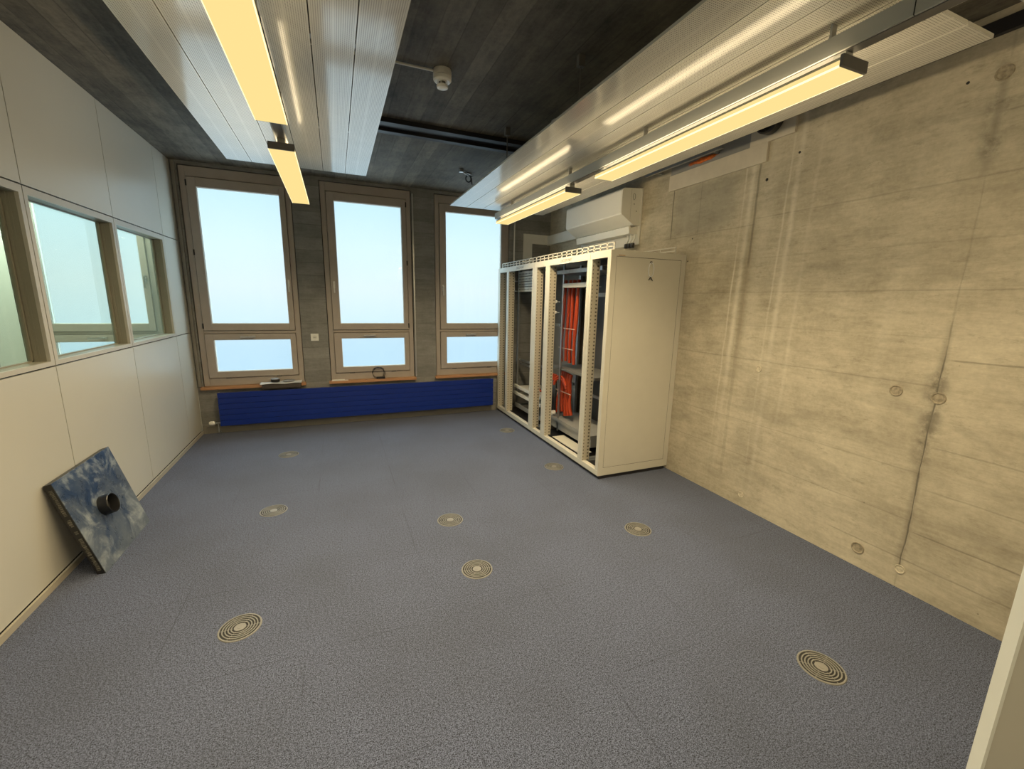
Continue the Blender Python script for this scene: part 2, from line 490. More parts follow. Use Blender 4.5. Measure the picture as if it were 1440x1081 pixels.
# rear wall behind the camera, with a doorway
bm = new()
box(bm, 0, W, YB-0.15, YB, -0.12, H); box(bm, 3.66, W-.001, -6.35, -6.22, 0.001, H-.001); box(bm, 2.68, 3.66, -6.35, -6.22, 2.1, H-.001); box(bm, 2.60, 2.68, -6.35, -6.22, 0.001, H-.001)
struct('wall_rear', bm, M['white'])
# open door leaf at the right edge of the picture
d0 = Vector((2.905, -5.44)); d1 = Vector((3.62, -6.20))
dv = (d1-d0).normalized(); nn = Vector((-dv.y, dv.x))
dl = struct('door_1', loc=(d1.x, d1.y, 0))
def slab(bm, a, b, t0, t1, z0, z1):
    pts = [a+nn*t0, b+nn*t0, b+nn*t1, a+nn*t1]
    lo = [bm.verts.new((p.x, p.y, z0)) for p in pts]; hi = [bm.verts.new((p.x, p.y, z1)) for p in pts]
    bm.faces.new(lo); bm.faces.new(list(reversed(hi)))
    for i in range(4): bm.faces.new((lo[i], lo[(i+1) % 4], hi[(i+1) % 4], hi[i]))
bm = new(); slab(bm, d0, d1, 0, 0.04, 0.008, 2.05); obj('door_leaf', bm, M['cream'], dl)
bm = new(); slab(bm, d0-dv*0.002, d0+dv*0.004, -0.0015, 0.0415, 0.008, 2.05); obj('edge_band', bm, M['white'], dl)
bm = new(); a = d0+dv*0.06
for s_, e_ in ((0.04, 0.09), (-0.05, 0.0)):
    p = a+nn*s_; q = a+nn*e_; cyl(bm, (p.x, p.y, 1.02), (q.x, q.y, 1.02), 0.009, n=12)
p = a+nn*0.085; q = p+dv*0.12; cyl(bm, (p.x, p.y, 1.02), (q.x, q.y, 1.02), 0.009, n=12)
p = a-nn*0.045; q = p+dv*0.12; cyl(bm, (p.x, p.y, 1.02), (q.x, q.y, 1.02), 0.009, n=12)
obj('door_handle', bm, M['alu'], dl, smooth=True)

# left partition: panels over a dark core
YS = [-0.012, -0.46, -1.485, -2.515, -3.545, -4.575, -5.605, YB+0.005]
OPEN = [(1, -1.450, -0.497), (2, -2.480, -1.518), (3, -3.51, -2.552), (4, -4.54, -3.58), (5, -5.57, -4.61)]
ZO0, ZO1 = 1.207, 2.114
g = 0.0033
bm = new()
for i in range(len(YS)-1):
    a, b = YS[i+1]+g, YS[i]-g
    box(bm, -0.016, 0, a, b, 0.045, 1.178-g*1.6)
    box(bm, -0.016, 0, a, b, 2.158+g*1.6, H-0.004)
    if i not in (1, 2, 3, 4, 5):
        box(bm, -0.016, 0, a, b, 1.178+g, 2.158-g)
wl = struct('wall_left', bm, M['cream'])
bm = new()
box(bm, -0.10, -0.0165, YB, 0, -0.12, 1.165); box(bm, -0.10, -0.0165, YB, 0, 2.16, H)
ys = [0.0] + [e for o_ in OPEN for e in (o_[2]+.012, o_[1]-.012)] + [YB]
for i in range(0, len(ys), 2): box(bm, -0.10, -0.0165, ys[i+1], ys[i], 1.165, 2.16)
obj('wall_core', bm, M['gap'], wl)
bm = new(); box(bm, 0.0, 0.012, YB, -0.0, 0.0, 0.036); struct('baseboard_left', bm, M['base_left'])
bm = new(); box(bm, 0.013, 3.64, -0.035, -0.001, 0.0, 0.085); struct('baseboard_back', bm, M['base'])

for k, ya, yb in OPEN:
    w_ = struct('window_%d' % (k+3), loc=(0, (ya+yb)/2, ZO0))
    i = k
    a, b = YS[i+1]+g, YS[i]-g
    bm = new()   # flat face frame filling the bay
    box(bm, -0.016, 0.001, a, b, 1.178+g, ZO0); box(bm, -0.016, 0.001, a, b, ZO1, 2.158-g)
    box(bm, -0.016, 0.001, a, ya, ZO0, ZO1); box(bm, -0.016, 0.001, yb, b, ZO0, ZO1)
    obj('window_frame', bm, M['cream_frame'], w_)
    bm = new()   # deep reveal with stepped beads
    for x0, x1, t_ in ((-0.098, -0.0162, -0.010), (-0.066, -0.052, 0.004), (-0.088, -0.070, 0.016), (-0.044, -0.040, 0.002)):
        box(bm, x0, x1, ya-.010, ya+max(t_, 0.0008), ZO0-.010, ZO1+.010)
        box(bm, x0, x1, yb-max(t_, 0.0008), yb+.010, ZO0-.010, ZO1+.010)
        box(bm, x0, x1, ya, yb, ZO0-.010, ZO0+max(t_*.5, 0.0008)); box(bm, x0, x1, ya, yb, ZO1-max(t_*.5, 0.0008), ZO1+.010)
    obj('window_reveal', bm, M['reveal'], w_)
    parts('glazing_gasket', [(-0.0895, -0.0885, ya+0.001, ya+.018, ZO0+.001, ZO1-.001), (-0.0895, -0.0885, yb-.018, yb-0.001, ZO0+.001, ZO1-.001)], M['gap'], w_)
    bm = new(); box(bm, -0.084, -0.078, ya+.001, yb-.001, ZO0+.001, ZO1-.001); obj('glass_pane', bm, M['glass_in'], w_)

# neighbouring room seen through the partition glass
bm = new()
box(bm, -3.9, -3.8, YB, 0.28, -0.12, H); box(bm, -3.9, -0.1, YB-0.1, YB, -0.12, H)
wx2 = [-1.295, -2.65]
e2 = [-3.9] + sorted([e for x in wx2 for e in (x, x+WW)]) + [-0.0]
box(bm, -3.9, -0.0, 0, 0.28, -0.12, SZ); box(bm, -3.9, -0.0, 0, 0.28, LZ, H)
for i in range(0, len(e2), 2): box(bm, e2[i], e2[i+1], 0, 0.28, SZ, LZ)
struct('wall_far', bm, M['white'])
bm = new(); box(bm, -3.9, -0.1, YB, 0, -0.12, 0); struct('floor_far', bm, M['base_left'])
bm = new(); box(bm, -3.9, -0.1, YB, 0.25, H, H+0.2); struct('ceiling_far', bm, M['white'])

# ------------------------------------------------------------------ windows in the back wall
def make_window(x0, name, handle_right=True):
    w_ = struct(name, loc=(x0, 0, SZ))
    def o(n_, bm, m, p=None, **k): return obj(n_, bm, m, p or w_, local=True, **k)
    FW = WW
    z = lambda v: v-SZ
    bm = new()   # outer frame, a few mm inside the opening
    f0, f1 = 0.008, 0.078
    y0, y1 = 0.012, 0.085
    box(bm, f0, f0+0.055, y0, y1, z(0.557), z(2.93), .003); box(bm, FW-f0-0.055, FW-f0, y0, y1, z(0.557), z(2.93), .003)
    box(bm, f0+.055, FW-f0-.055, y0, y1, z(0.557), z(0.645), .003); box(bm, f0+.055, FW-f0-.055, y0, y1, z(2.83), z(2.93), .003)
    box(bm, f0+.055, FW-f0-.055, y0+.002, y1, z(1.165), z(1.195), .002)
    for q in ((f0+.055, .10, z(.60), z(2.88)), (FW-.10, FW-f0-.055, z(.60), z(2.88)), (.10, FW-.10, z(1.145), z(1.215)), (.10, FW-.10, z(.62), z(.675)), (.10, FW-.10, z(2.80), z(2.85))):
        box(bm, q[0], q[1], 0.0625, 0.0845, q[2], q[3])
    o('window_frame', bm, M['frame'])
    bm = new()
    box(bm, 0.0005, FW-.0005, 0.086, 0.10, z(0.55), z(0.60)); box(bm, 0.0005, .03, 0.05, 0.10, z(0.55), z(2.935)); box(bm, FW-.03, FW-.0005, 0.05, 0.10, z(0.55), z(2.935)); box(bm, 0.0005, FW-.0005, 0.06, 0.10, z(2.9), z(2.937))
    o('frame_joint', bm, M['gap'])
    for (za, zb, ga, gb, nm) in ((1.2, 2.822, 1.277, 2.727, 'upper_sash'), (0.652, 1.160, 0.722, 1.092, 'lower_sash')):
        a, b = 0.068, FW-0.068
        gl, gr = 0.152, FW-0.125
        bm = new(); ys0, ys1 = -0.006, 0.062
        box(bm, a, gl, ys0, ys1, z(za), z(zb), .004); box(bm, gr, b, ys0, ys1, z(za), z(zb), .004)
        box(bm, gl, gr, ys0, ys1, z(za), z(ga), .004); box(bm, gl, gr, ys0, ys1, z(gb), z(zb), .004)
        s_ = o(nm, bm, M['frame'])
        bm = new(); box(bm, gl-.004, gr+.004, 0.036, 0.044, z(ga)-.004, z(gb)+.004); obj('glass_pane', bm, M['glass_out'], s_, local=True)
        bm = new()
        box(bm, gl, gl+.005, .012, .036, z(ga), z(gb)); box(bm, gr-.005, gr, .012, .036, z(ga), z(gb))
        box(bm, gl+.005, gr-.005, .012, .036, z(ga), z(ga)+.005); box(bm, gl+.005, gr-.005, .012, .036, z(gb)-.005, z(gb))
        obj('glazing_bead', bm, M['white'], s_, local=True)
        bm = new()
        if nm == 'upper_sash':
            hx = (gr+b)/2 if handle_right else (a+gl)/2 - .005
            box(bm, hx-.012, hx+.012, -0.017, -0.006, z(1.71), z(1.79), .003); cyl(bm, (hx, -0.017, z(1.765)), (hx, -0.04, z(1.765)), .008, n=12)
            box(bm, hx-.008, hx+.008, -0.052, -0.038, z(1.65), z(1.775), .004)
        else:
            hx = FW*0.5; hz = z(1.128)
            box(bm, hx-.03, hx+.04, -0.017, -0.006, hz-.012, hz+.012, .003); cyl(bm, (hx+.02, -0.017, hz), (hx+.02, -0.04, hz), .008, n=12)
            box(bm, hx-.11, hx+.03, -0.052, -0.038, hz-.008, hz+.008, .004)
        obj('handle', bm, M['alu'], s_, local=True)
    hx = 0.066 if handle_right else FW-0.066
    for hz in (2.76, 2.05, 1.25):
        bm = new(); cyl(bm, (hx, -0.004, z(hz)-.03), (hx, -0.004, z(hz)+.03), .008, n=12); o('hinge', bm, M['black'])
    parts('stay', [(hx-.03, hx+.03, 0.001, .012, z(.640), z(.652)) for hx in (0.26, 0.78)], M['rail_dark'], w_, True, .002)
    bm = new(); box(bm, 0.001, FW-.001, -0.001, 0.20, z(0.5255), z(0.556)); box(bm, -0.02, FW+0.01, -0.055, -0.001, z(0.522), z(0.556), .004)
    o('window_sill', bm, M['wood'])
    return w_
win1 = make_window(WX[0], 'window_1', True)
win2 = make_window(WX[1], 'window_2', False)
win3 = make_window(WX[2], 'window_3', False)
w9 = copy_tree(win1); w9.location = (wx2[0], 0, SZ); w9.name = 'window_9'
w10 = copy_tree(win1); w10.location = (wx2[1], 0, SZ); w10.name = 'window_10'

# ------------------------------------------------------------------ socket on the pier
t = thing('wall_socket', 'square white power socket on the concrete pier between the first two windows', 'socket', (1.262, 0, 1.11))
bm = new(); box(bm, 1.218, 1.306, -0.012, 0, 1.066, 1.154, .003); obj('cover_plate', bm, M['whiteplastic'], t)
bm = new(); cyl(bm, (1.262, -0.0125, 1.11), (1.262, -0.0155, 1.11), .024, n=24); obj('socket_insert', bm, M['duct'], t)
bm = new()
for dx in (-.011, 0, .011): box(bm, 1.262+dx-.0025, 1.262+dx+.0025, -0.0162, -0.0156, 1.106, 1.112)
obj('contact_hole', bm, M['gap'], t)

# ------------------------------------------------------------------ radiator
t = thing('radiator', 'long low bright blue flat panel radiator under the three windows', 'radiator', (1.88, -0.1, 0.1))
x0, x1, z0, z1 = 0.215, 3.56, 0.108, 0.500
bm = new(); n = 6; hh = (z1-z0)/n
for i in range(n):
    a = z0+i*hh; box(bm, x0, x1, -0.150, -0.138, a+.0015, a+hh-.0015, .003)
obj('front_panel', bm, M['blue'], t)
bm = new(); box(bm, x0+.01, x1-.01, -0.137, -0.07, z0+.01, z1-.012); obj('water_core', bm, M['blue'], t)
for s_ in (x0, x1-.006):
    bm = new(); box(bm, s_, s_+.006, -0.138, -0.06, z0, z1-.003)
    for i in range(5): box(bm, s_-.003, s_+.009, -0.130, -0.07, z0+.03+i*.075, z0+.06+i*.075)
    obj('side_cover', bm, M['galv'], t)
parts('wall_bracket', [(sx-.02, sx+.02, -0.07, -0.001, z0+.1, z1-.05) for sx in (0.6, 1.9, 3.2)], M['galv'], t)
bm = new(); lathe(bm, [(0, 0), (.020, 0), (.024, .012), (.024, .045), (.017, .058), (0, .058)], 20)
bmesh.ops.transform(bm, matrix=Matrix.Translation((0.155, -0.105, 0.14)) @ Matrix.Rotation(-PI/2, 4, 'Y'), verts=bm.verts)
obj('thermostat_valve', bm, M['whiteplastic'], t, smooth=True)
bm = new(); tube(bm, [(0.215, -0.105, 0.14), (0.15, -0.105, 0.14)], .009); tube(bm, [(0.185, -0.105, 0.14), (0.185, -0.105, 0.03), (0.185, -0.03, 0.02)], .008)
obj('supply_pipe', bm, M['galv'], t, smooth=True)

# ------------------------------------------------------------------ things on the sills
sz = 0.5561
t = thing('document_box', 'flat dark brown box on the first window sill, under loose white papers', 'box', (0.87, -0.05, sz-.03))
bm = new(); box(bm, 0.665, 1.075, -0.115, -0.056, sz-.040, sz-.0005, .002); box(bm, 0.665, 1.075, -0.115, -0.008, sz, sz+.012, .002); obj('box_body', bm, M['darkwood'], t)
bm = new()
bmesh.ops.create_grid(bm, x_segments=14, y_segments=5, size=0.5)
for v in bm.verts:
    v.co = Vector((0.865+v.co.x*0.44, -0.068+v.co.y*0.115, sz+.0165+0.004*math.sin(v.co.x*11+v.co.y*5)+0.0015*math.sin(v.co.y*17)))
r = bmesh.ops.extrude_face_region(bm, geom=bm.faces[:])
for v in [e for e in r['geom'] if isinstance(e, bmesh.types.BMVert)]: v.co.z += 0.008
pz = sz+0.03
tag(obj('paper_stack', bm, M['paper']), 'loose white papers on the dark box on the first window sill', 'papers')
bm = new(); lathe(bm, [(0, 0), (.044, 0), (.048, .004), (.048, .026), (.046, .032), (0, .032)], 32, (0.80, -0.06, pz))
tp = obj('puck', bm, M['black'], smooth=True); tp.name = 'tape_dispenser'
tag(tp, 'small round black pot with a pale rim standing on the white papers', 'pot')
tp.name = 'round_pot'
bm = new(); lathe(bm, [(.046, 0), (.049, .001), (.049, .006), (.043, .008), (.03, .014), (0, .014)], 32, (0.80, -0.06, pz+.0322))
c_ = obj('pale_lid', bm, M['greydisc'], tp, smooth=True); c_['label'] = 'grey lid with a pale rim'
bm = new(); lathe(bm, [(0, 0), (.055, 0), (.064, .004), (.067, .010), (.063, .014), (.05, .011), (0, .011)], 36, (0.945, -0.062, pz-.001))
tag(obj('round_dish', bm, M['greydisc'], smooth=True), 'flat grey round dish lying on the papers beside the black pot', 'dish')
bm = new(); box(bm, 1.425, 1.62, -0.052, -0.030, sz, sz+.008, .002); box(bm, 1.43, 1.58, -0.026, -0.010, sz, sz+.014, .002)
tag(obj('plastic_strip', bm, M['whiteplastic']), 'white plastic strips lying on the left end of the second window sill', 'strip')
# cable coil
bm = new(); pts = []
for i in range(90):
    a = i/89*2*PI*2.3+0.6; rr = 0.075+0.008*math.sin(a*1.7)
    pts.append((1.995+rr*math.cos(a)*1.05, -0.030-0.012*math.sin(a*.8)-.004*(i/89), sz+0.078+rr*math.sin(a)*0.95))
tube(bm, pts, 0.0035, 8)
t = thing('cable_coil', 'black power cable coiled up on the second window sill', 'cable', (2.0, -0.03, sz))
obj('cable', bm, M['black'], t)
bm = new(); box(bm, 1.965, 2.075, -0.053, -0.018, sz, sz+.028, .005); obj('plug', bm, M['black'], t)

# ------------------------------------------------------------------ floor outlets
def make_vent():
    t = thing('floor_air_outlet', '', 'floor vent', (0, 0, 0), 'round ringed air outlets in the carpet')
    R0 = 0.094
    bm = new(); lathe(bm, [(R0-.008, .0005), (R0-.008, .004), (R0-.002, .004), (R0, .0005)], 48, closed=True); obj('outer_ring', bm, M['vent'], t, local=True, smooth=True)
    bm = new(); lathe(bm, [(R0-.008, .0004), (R0-.008, .0010), (0, .0010), (0, .0004)], 48); obj('dark_throat', bm, M['gap'], t, local=True)
    bm = new()
    for i in range(4):
        r = 0.075-i*0.0125
        lathe(bm, [(r-.0030, .0012), (r-.0030, .0044), (r+.0020, .0044), (r+.0020, .0012)], 48, closed=True)
    for k in range(6):
        a = k*PI/3
        vs = box(bm, 0.03, 0.088, -.0015, .0015, .0012, .0018)
        bmesh.ops.rotate(bm, verts=vs, cent=(0, 0, 0), matrix=Matrix.Rotation(a, 3, 'Z'))
    obj('louvre_rings', bm, M['vent'], t, local=True, smooth=True)
    bm = new(); lathe(bm, [(.026, .0012), (.026, .0044), (.012, .0044), (.011, .0052), (0, .0052)], 32); obj('centre_disc', bm, M['disc'], t, local=True, smooth=True)
    return t
M['vent'] = plain('grey beige cast ring', (0.20, 0.198, 0.185), 0.45, metal=0.0, var=0.05)
v0 = make_vent()
vents = [((1.0, -3.60), 'nearest round air outlet on the left, closest to the leaning floor panel'),
         ((1.0, -2.35), 'round air outlet on the left side of the carpet, second back from the camera'),
         ((0.99, -1.084), 'faint round air outlet at the far left of the carpet, nearest the blue radiator'),
         ((2.225, -3.573), 'nearer of the two round air outlets in the middle of the carpet'),
         ((2.217, -2.946), 'farther of the two round air outlets in the middle of the carpet'),
         ((3.429, -1.038), 'small far round air outlet beside the rack foot nearest the windows'),
         ((3.43, -2.292), 'round air outlet just in front of the open rack front near its near corner'),
         ((3.451, -3.542), 'round air outlet on the right in front of the rack side panel'),
         ((3.465, -4.801), 'large nearest round air outlet at the bottom right near the concrete wall')]
for i, ((x, y), lb) in enumerate(vents):
    o = v0 if i == 0 else copy_tree(v0)
    o.location = (x, y, 0.0); o.rotation_euler.z = 0.3*i; o['label'] = lb

# ------------------------------------------------------------------ leaning floor panel
TH = 0.04; ang = math.asin(0.158/0.60)
t = thing('raised_floor_panel', 'scuffed blue grey square floor panel with a black grommet leaning on the left wall', 'floor panel', (0.203, -2.53, 0.0))
t.rotation_euler = (0, -ang, 0)
# local: X outwards = thickness (front face at 0, back at -TH), Z up along the panel, Y width
hw = 0.317
bm = new(); box(bm, -0.003, 0, -hw, hw, 0.001, 0.60, .0008); obj('steel_face', bm, M['marbled'], t, local=True)
bm = new(); box(bm, -TH, -0.0031, -hw+.001, hw-.001, 0.002, 0.599, .001); obj('panel_core', bm, M['edge'] if 'edge' in M else M['black'], t, local=True)
M['stamp'] = plain('faded stamp ink', (0.11, 0.105, 0.085), 0.6, var=0.5, scale=90)
bm = new()
for a, b in ((.03, .12), (.135, .25), (.28, .30), (.33, .37), (.40, .56)):
    z = a
    while z < b:
        h_ = random.uniform(.004, .011)
        box(bm, -TH+.009+random.uniform(0, .006), -.013, -hw-.0002, -hw+.0009, z, z+h_)
        z += h_+.0035
obj('edge_stamp', bm, M['stamp'], t, local=True)
gz, gy = 0.315, -0.035
def ringx(bm, prof):
    lathe(bm, prof, 40, closed=True)
    bmesh.ops.transform(bm, matrix=Matrix.Translation((0, gy, gz)) @ Matrix.Rotation(PI/2, 4, 'Y'), verts=bm.verts)
bm = new(); ringx(bm, [(.056, .0005), (.062, .0005), (.062, .050), (.058, .054), (.056, .050)]); gr_ = obj('grommet', bm, M['black'], t, local=True, smooth=True)
bm = new(); lathe(bm, [(0, .0006), (.056, .0006), (.056, .0016), (0, .0016)], 40)
bmesh.ops.transform(bm, matrix=Matrix.Translation((0, gy, gz)) @ Matrix.Rotation(PI/2, 4, 'Y'), verts=bm.verts)
obj('cutout', bm, M['gap'], t, local=True)
bm = new(); tube(bm, [(.012, gy-.02+.018*math.cos(a), gz-.02+.022*math.sin(a)) for a in [i*2*PI/20 for i in range(14)]], .003, 8); obj('retaining_clip', bm, M['alu'], t, local=True)

# ------------------------------------------------------------------ ceiling sails
def sail(xa, xb, ya, yb, z, label):
    t = thing('ceiling_panel', label, 'ceiling panel', ((xa+xb)/2, (ya+yb)/2, z), 'perforated metal ceiling panels')
    n = 6; p = (xb-xa)/n; L = yb-ya; cx = (xa+xb)/2
    hw_ = p/2-.0025
    bm = new()
    box(bm, -hw_, hw_, -L/2, L/2, 0, .0015)
    box(bm, -hw_, -hw_+.002, -L/2, L/2, .0015, .013); box(bm, hw_-.002, hw_, -L/2, L/2, .0015, .013)
    box(bm, -hw_+.002, hw_-.002, -L/2, -L/2+.002, .0015, .013); box(bm, -hw_+.002, hw_-.002, L/2-.002, L/2, .0015, .013)
    pl = obj('plank', bm, M['perf'], t, local=True)
    for i in range(n):
        o = pl if i == 0 else pl.copy()
        if i: C.objects.link(o); o.parent = t
        o.location = (-(xb-xa)/2+p*(i+.5), 0, 0)
    bm = new()
    HY = [v-(ya+yb)/2 for v in (-2.26, -3.39, -4.52)]
    for yy in HY:
        box(bm, -(xb-xa)/2+.02, (xb-xa)/2-.02, yy-.02, yy+.02, .0132, .035)
    cb = obj('cross_bar', bm, M['galv'], t, local=True)
    for sx in (-1, 1):
        for yy in HY:
            xx = sx*((xb-xa)/2-p)
            b = new(); cyl(b, (xx, yy, .03), (xx, yy, H-z-.03), .004, n=10); box(b, xx-.02, xx+.02, yy-.015, yy+.015, H-z-.06, H-z-.0005)
            obj('hanger_rod', b, M['rail_dark'], t, local=True)
    return t
sail(0.727, 1.862, -5.1, -1.20, 2.742, 'left perforated white metal ceiling panel, over the lamp row nearer the left wall')
sail(2.705, 3.812, -4.79, -1.08, 2.582, 'right perforated white metal ceiling panel, beside the bare concrete wall')

# ------------------------------------------------------------------ luminaires and tracks
ZL = 2.40
def make_lamp(loc, label):
    L = 1.485; hw = 0.066
    t = thing('linear_lamp', label, 'lamp', loc, 'slim lit linear lamps under the ceiling panels')
    bm = new(); box(bm, -hw, hw, -L/2, L/2-.0, .0, .022, .003); obj('diffuser', bm, M['diffuser'], t, local=True)
    parts('diffuser_rim', [(s_*hw-.0015, s_*hw+.0015, -L/2, L/2, -.001, .006) for s_ in (-1, 1)], M['diffuser_rim'], t, True)
    bm = new(); box(bm, -hw+.010, hw-.010, -L/2, L/2, .022, .036, .002); obj('housing', bm, M['rail'], t, local=True)
    bm = new(); box(bm, -hw-.001, hw+.001, -L/2-.012, -L/2-.0005, .001, .038, .0015); obj('end_cap', bm, M['rail_dark'], t, local=True)
    bm = new(); box(bm, -hw+.005, hw-.005, L/2, L/2+.004, .001, .036); e = obj('far_end_cap', bm, M['rail'], t, local=True)
    parts('mounting_stem', [(-.020, .020, yy, yy+.04, .036, .066) for yy in (-L/2+.015, L/2-.03)], M['rail'], t, True)
    return t
lampL = 1.290; lampR = 3.212
lm = make_lamp((lampL, -4.04, ZL), 'large near lit lamp under the left ceiling panel, cut by the picture top')
for loc, lb in (((lampL, -5.94, ZL), 'added unseen lamp continuing the left row behind the camera to brighten the room'), ((lampR, -5.82, ZL), 'added unseen lamp continuing the right row behind the camera to brighten the room'), ((lampL, -2.14, ZL), 'smaller far lit lamp under the left ceiling panel, its end before the windows'),  # first two are unseen lamps added to brighten the room
                ((lampR, -3.94, ZL), 'near lit lamp under the right ceiling panel, above the bare concrete wall stretch'),
                ((lampR, -2.06, ZL), 'far lit lamp under the right ceiling panel, pointing at the third window')):
    c = copy_tree(lm); c.location = loc; c['label'] = lb
def track(x, y0, y1, zs, label):
    t = thing('lighting_track', label, 'track', (x, (y0+y1)/2, ZL+.066), 'grey tracks carrying the lamps')
    z0 = ZL+.0662; hw = .03
    bm = new(); box(bm, x-hw, x+hw, y0, y1, z0+.003, z0+.062, .002); obj('track_body', bm, M['rail'], t)
    bm = new(); box(bm, x-.022, x+.022, y0+.005, y1-.005, z0, z0+.003); u_ = obj('track_underside', bm, M['rail_dark'], t)
    bm = new(); box(bm, x-hw-.0006, x+hw+.0006, -4.86, -4.857, z0+.003, z0+.0626); obj('track_joint', bm, M['gap'], t)
    for yy in (-1.6, -2.75, -3.6, -4.60):
        if yy < y0: continue
        bm = new(); box(bm, x-.012, x+.012, yy-.004, yy+.004, z0+.062, zs-.0005); box(bm, x-.012, x+.012, yy-.04, yy+.04, z0+.062, z0+.067)
        obj('track_hook', bm, M['rail'], t)
    return t
track(lampL, -7.0, -1.30, 2.742, 'grey lamp track hanging below the left ceiling panel')
track(lampR, -7.0, -1.18, 2.582, 'grey lamp track below the right ceiling panel, leaving the picture at the top right')

# ------------------------------------------------------------------ smoke detector with conduit
t = thing('smoke_detector', 'cream smoke detector on the dark concrete ceiling between the two ceiling panels', 'smoke detector', (2.205, -2.90, H))
bm = new(); lathe(bm, [(0, 0), (.054, 0), (.056, -.010), (.056, -.032), (.050, -.036), (0, -.036)], 40, (2.205, -2.90, H)); obj('base', bm, M['duct'], t, smooth=True)
bm = new(); lathe(bm, [(.050, -.0362), (.056, -.040), (.055, -.056), (.046, -.066), (0, -.066)], 40, (2.205, -2.90, H)); obj('detector_ring', bm, M['whiteplastic'], t, smooth=True)
bm = new(); lathe(bm, [(.022, -.0662), (.022, -.082), (0, -.082)], 24, (2.205, -2.90, H)); obj('smoke_chamber', bm, M['rail_dark'], t)
bm = new(); lathe(bm, [(0, -.0822), (.033, -.0822), (.036, -.088), (.033, -.098), (.02, -.103), (0, -.104)], 32, (2.205, -2.90, H)); obj('detector_cap', bm, M['whiteplastic'], t, smooth=True)
for k in range(6):
    bm = new(); a = k*PI/3; cyl(bm, (2.205+.030*math.cos(a), -2.90+.030*math.sin(a), H-.066), (2.205+.030*math.cos(a), -2.90+.030*math.sin(a), H-.083), .0022, n=8)
    obj('chamber_post', bm, M['whiteplastic'], t)
bm = new(); tube(bm, [(2.15, -2.90, H-.012), (1.3, -2.895, H-.012)], .007); tag(obj('conduit', bm, M['duct'], smooth=True), 'thin grey cable conduit on the ceiling running left from the smoke detector', 'conduit')

# old fixing hanging from the ceiling near the third window
t = thing('pipe_clamp', 'small rusty metal clamp hanging from the concrete ceiling near the third window', 'clamp', (2.96, -0.9, H))
bm = new(); tube(bm, [(2.84, -1.02, H-.01), (2.92, -.95, H-.02), (3.02, -.86, H-.018)], .008, 8); box(bm, 2.83, 2.87, -1.04, -1.0, H-.03, H); box(bm, 2.93, 2.99, -.93, -.87, H-.006, H); obj('clamp_arm', bm, M['galv'], t)
bm = new(); tube(bm, [(2.965+.03*math.cos(a), -.90, H-.055+.035*math.sin(a)) for a in [i*2*PI/16 for i in range(17)]], .007, 8); tube(bm, [(3.0, -.88, H-.02), (3.02, -.86, H-.10)], .007, 8); obj('clamp_ring', bm, M['black_metal'], t)

# ------------------------------------------------------------------ air conditioner and trunking
t = thing('air_conditioner', 'white wall mounted air conditioner above the open racks', 'air conditioner', (W, -1.47, 2.5))
XF = 4.225; ya, yb = -2.02, -0.90
prof = [(W-.012, 2.742), (XF+.02, 2.727), (XF+.004, 2.712), (XF, 2.69), (XF, 2.50), (XF+.006, 2.478), (XF+.09, 2.425), (XF+.165, 2.385), (W-.012, 2.385)]
bm = new(); prism_y(bm, prof, ya, yb)
obj('casing', bm, M['whiteplastic'], t)
bm = new(); prism_y(bm, [(XF-.003, 2.70), (XF-.003, 2.49), (XF+.0005, 2.485), (XF+.0005, 2.705)], ya+.012, yb-.012); obj('front_panel', bm, M['whiteplastic'], t)
bm = new()   # side seam, logo outline
for c0 in ((4.37, 2.655),):
    tube(bm, [(c0[0]+.014*math.cos(a), ya-.0012, c0[1]+.030*math.sin(a)) for a in [i*2*PI/24 for i in range(25)]], .0022, 6)
box(bm, 4.335, 4.3365, ya-.0008, ya+.001, 2.44, 2.72)
for z_ in (2.585, 2.52): cyl(bm, (4.375+(2.585-z_)*.5, ya-.0012, z_), (4.375+(2.585-z_)*.5, ya+.001, z_), .006, n=12)
obj('side_marking', bm, M['greypanel'], t)
bm = new()   # outlet slots under the front
for k in range(3):
    f = .20+k*.22
    xx = XF+.02+f*.14; zz = 2.470-f*.083
    prism_y(bm, [(xx, zz-.0012), (xx+.014, zz-.0095), (xx+.014, zz-.0030), (xx, zz+.005)], ya+.06, yb-.03)
obj('air_slot', bm, M['rail_dark'], t)
bm = new(); prism_y(bm, [(XF+.125, 2.372), (XF+.135, 2.304), (XF+.150, 2.304), (XF+.150, 2.384)], ya+.03, yb-.05); prism_y(bm, [(XF+.150, 2.36), (XF+.150, 2.304), (W-.012, 2.304), (W-.012, 2.3845)], ya+.03, yb-.05)
obj('louvre', bm, M['whiteplastic'], t)
bm = new(); box(bm, W-.0115, W-.0005, ya-.012, yb+.01, 2.20, 2.744); obj('mounting_plate', bm, M['duct'], t)

for k in range(3):
    y_ = -1.90-k*.045*1.15
    bm = new(); tube(bm, [(4.43, y_+.02, 2.303), (4.425, y_, 2.26), (4.40, y_-.005, 2.21)], .009, 10); tt = obj('refrigerant_pipe', bm, M['whiteplastic'], t, smooth=True)
    bm = new(); lathe(bm, [(0, -.03), (.016, -.03), (.021, -.018), (.021, .012), (.012, .018), (0, .018)], 20, (4.398, y_-.005, 2.195)); obj('pipe_cap', bm, M['black'], tt, smooth=True)

bm = new()
box(bm, 4.04, 4.175, -0.028, -0.001, 2.00, 2.535, .003); box(bm, 4.175, W-.001, -0.028, -0.001, 2.405, 2.535, .003)
box(bm, W-.06, W-.001, -0.885, -0.028, 2.395, 2.525, .003)
tag(obj('cable_trunking', bm, M['duct']), 'white cable trunking from the corner behind the racks to the air conditioner', 'trunking')

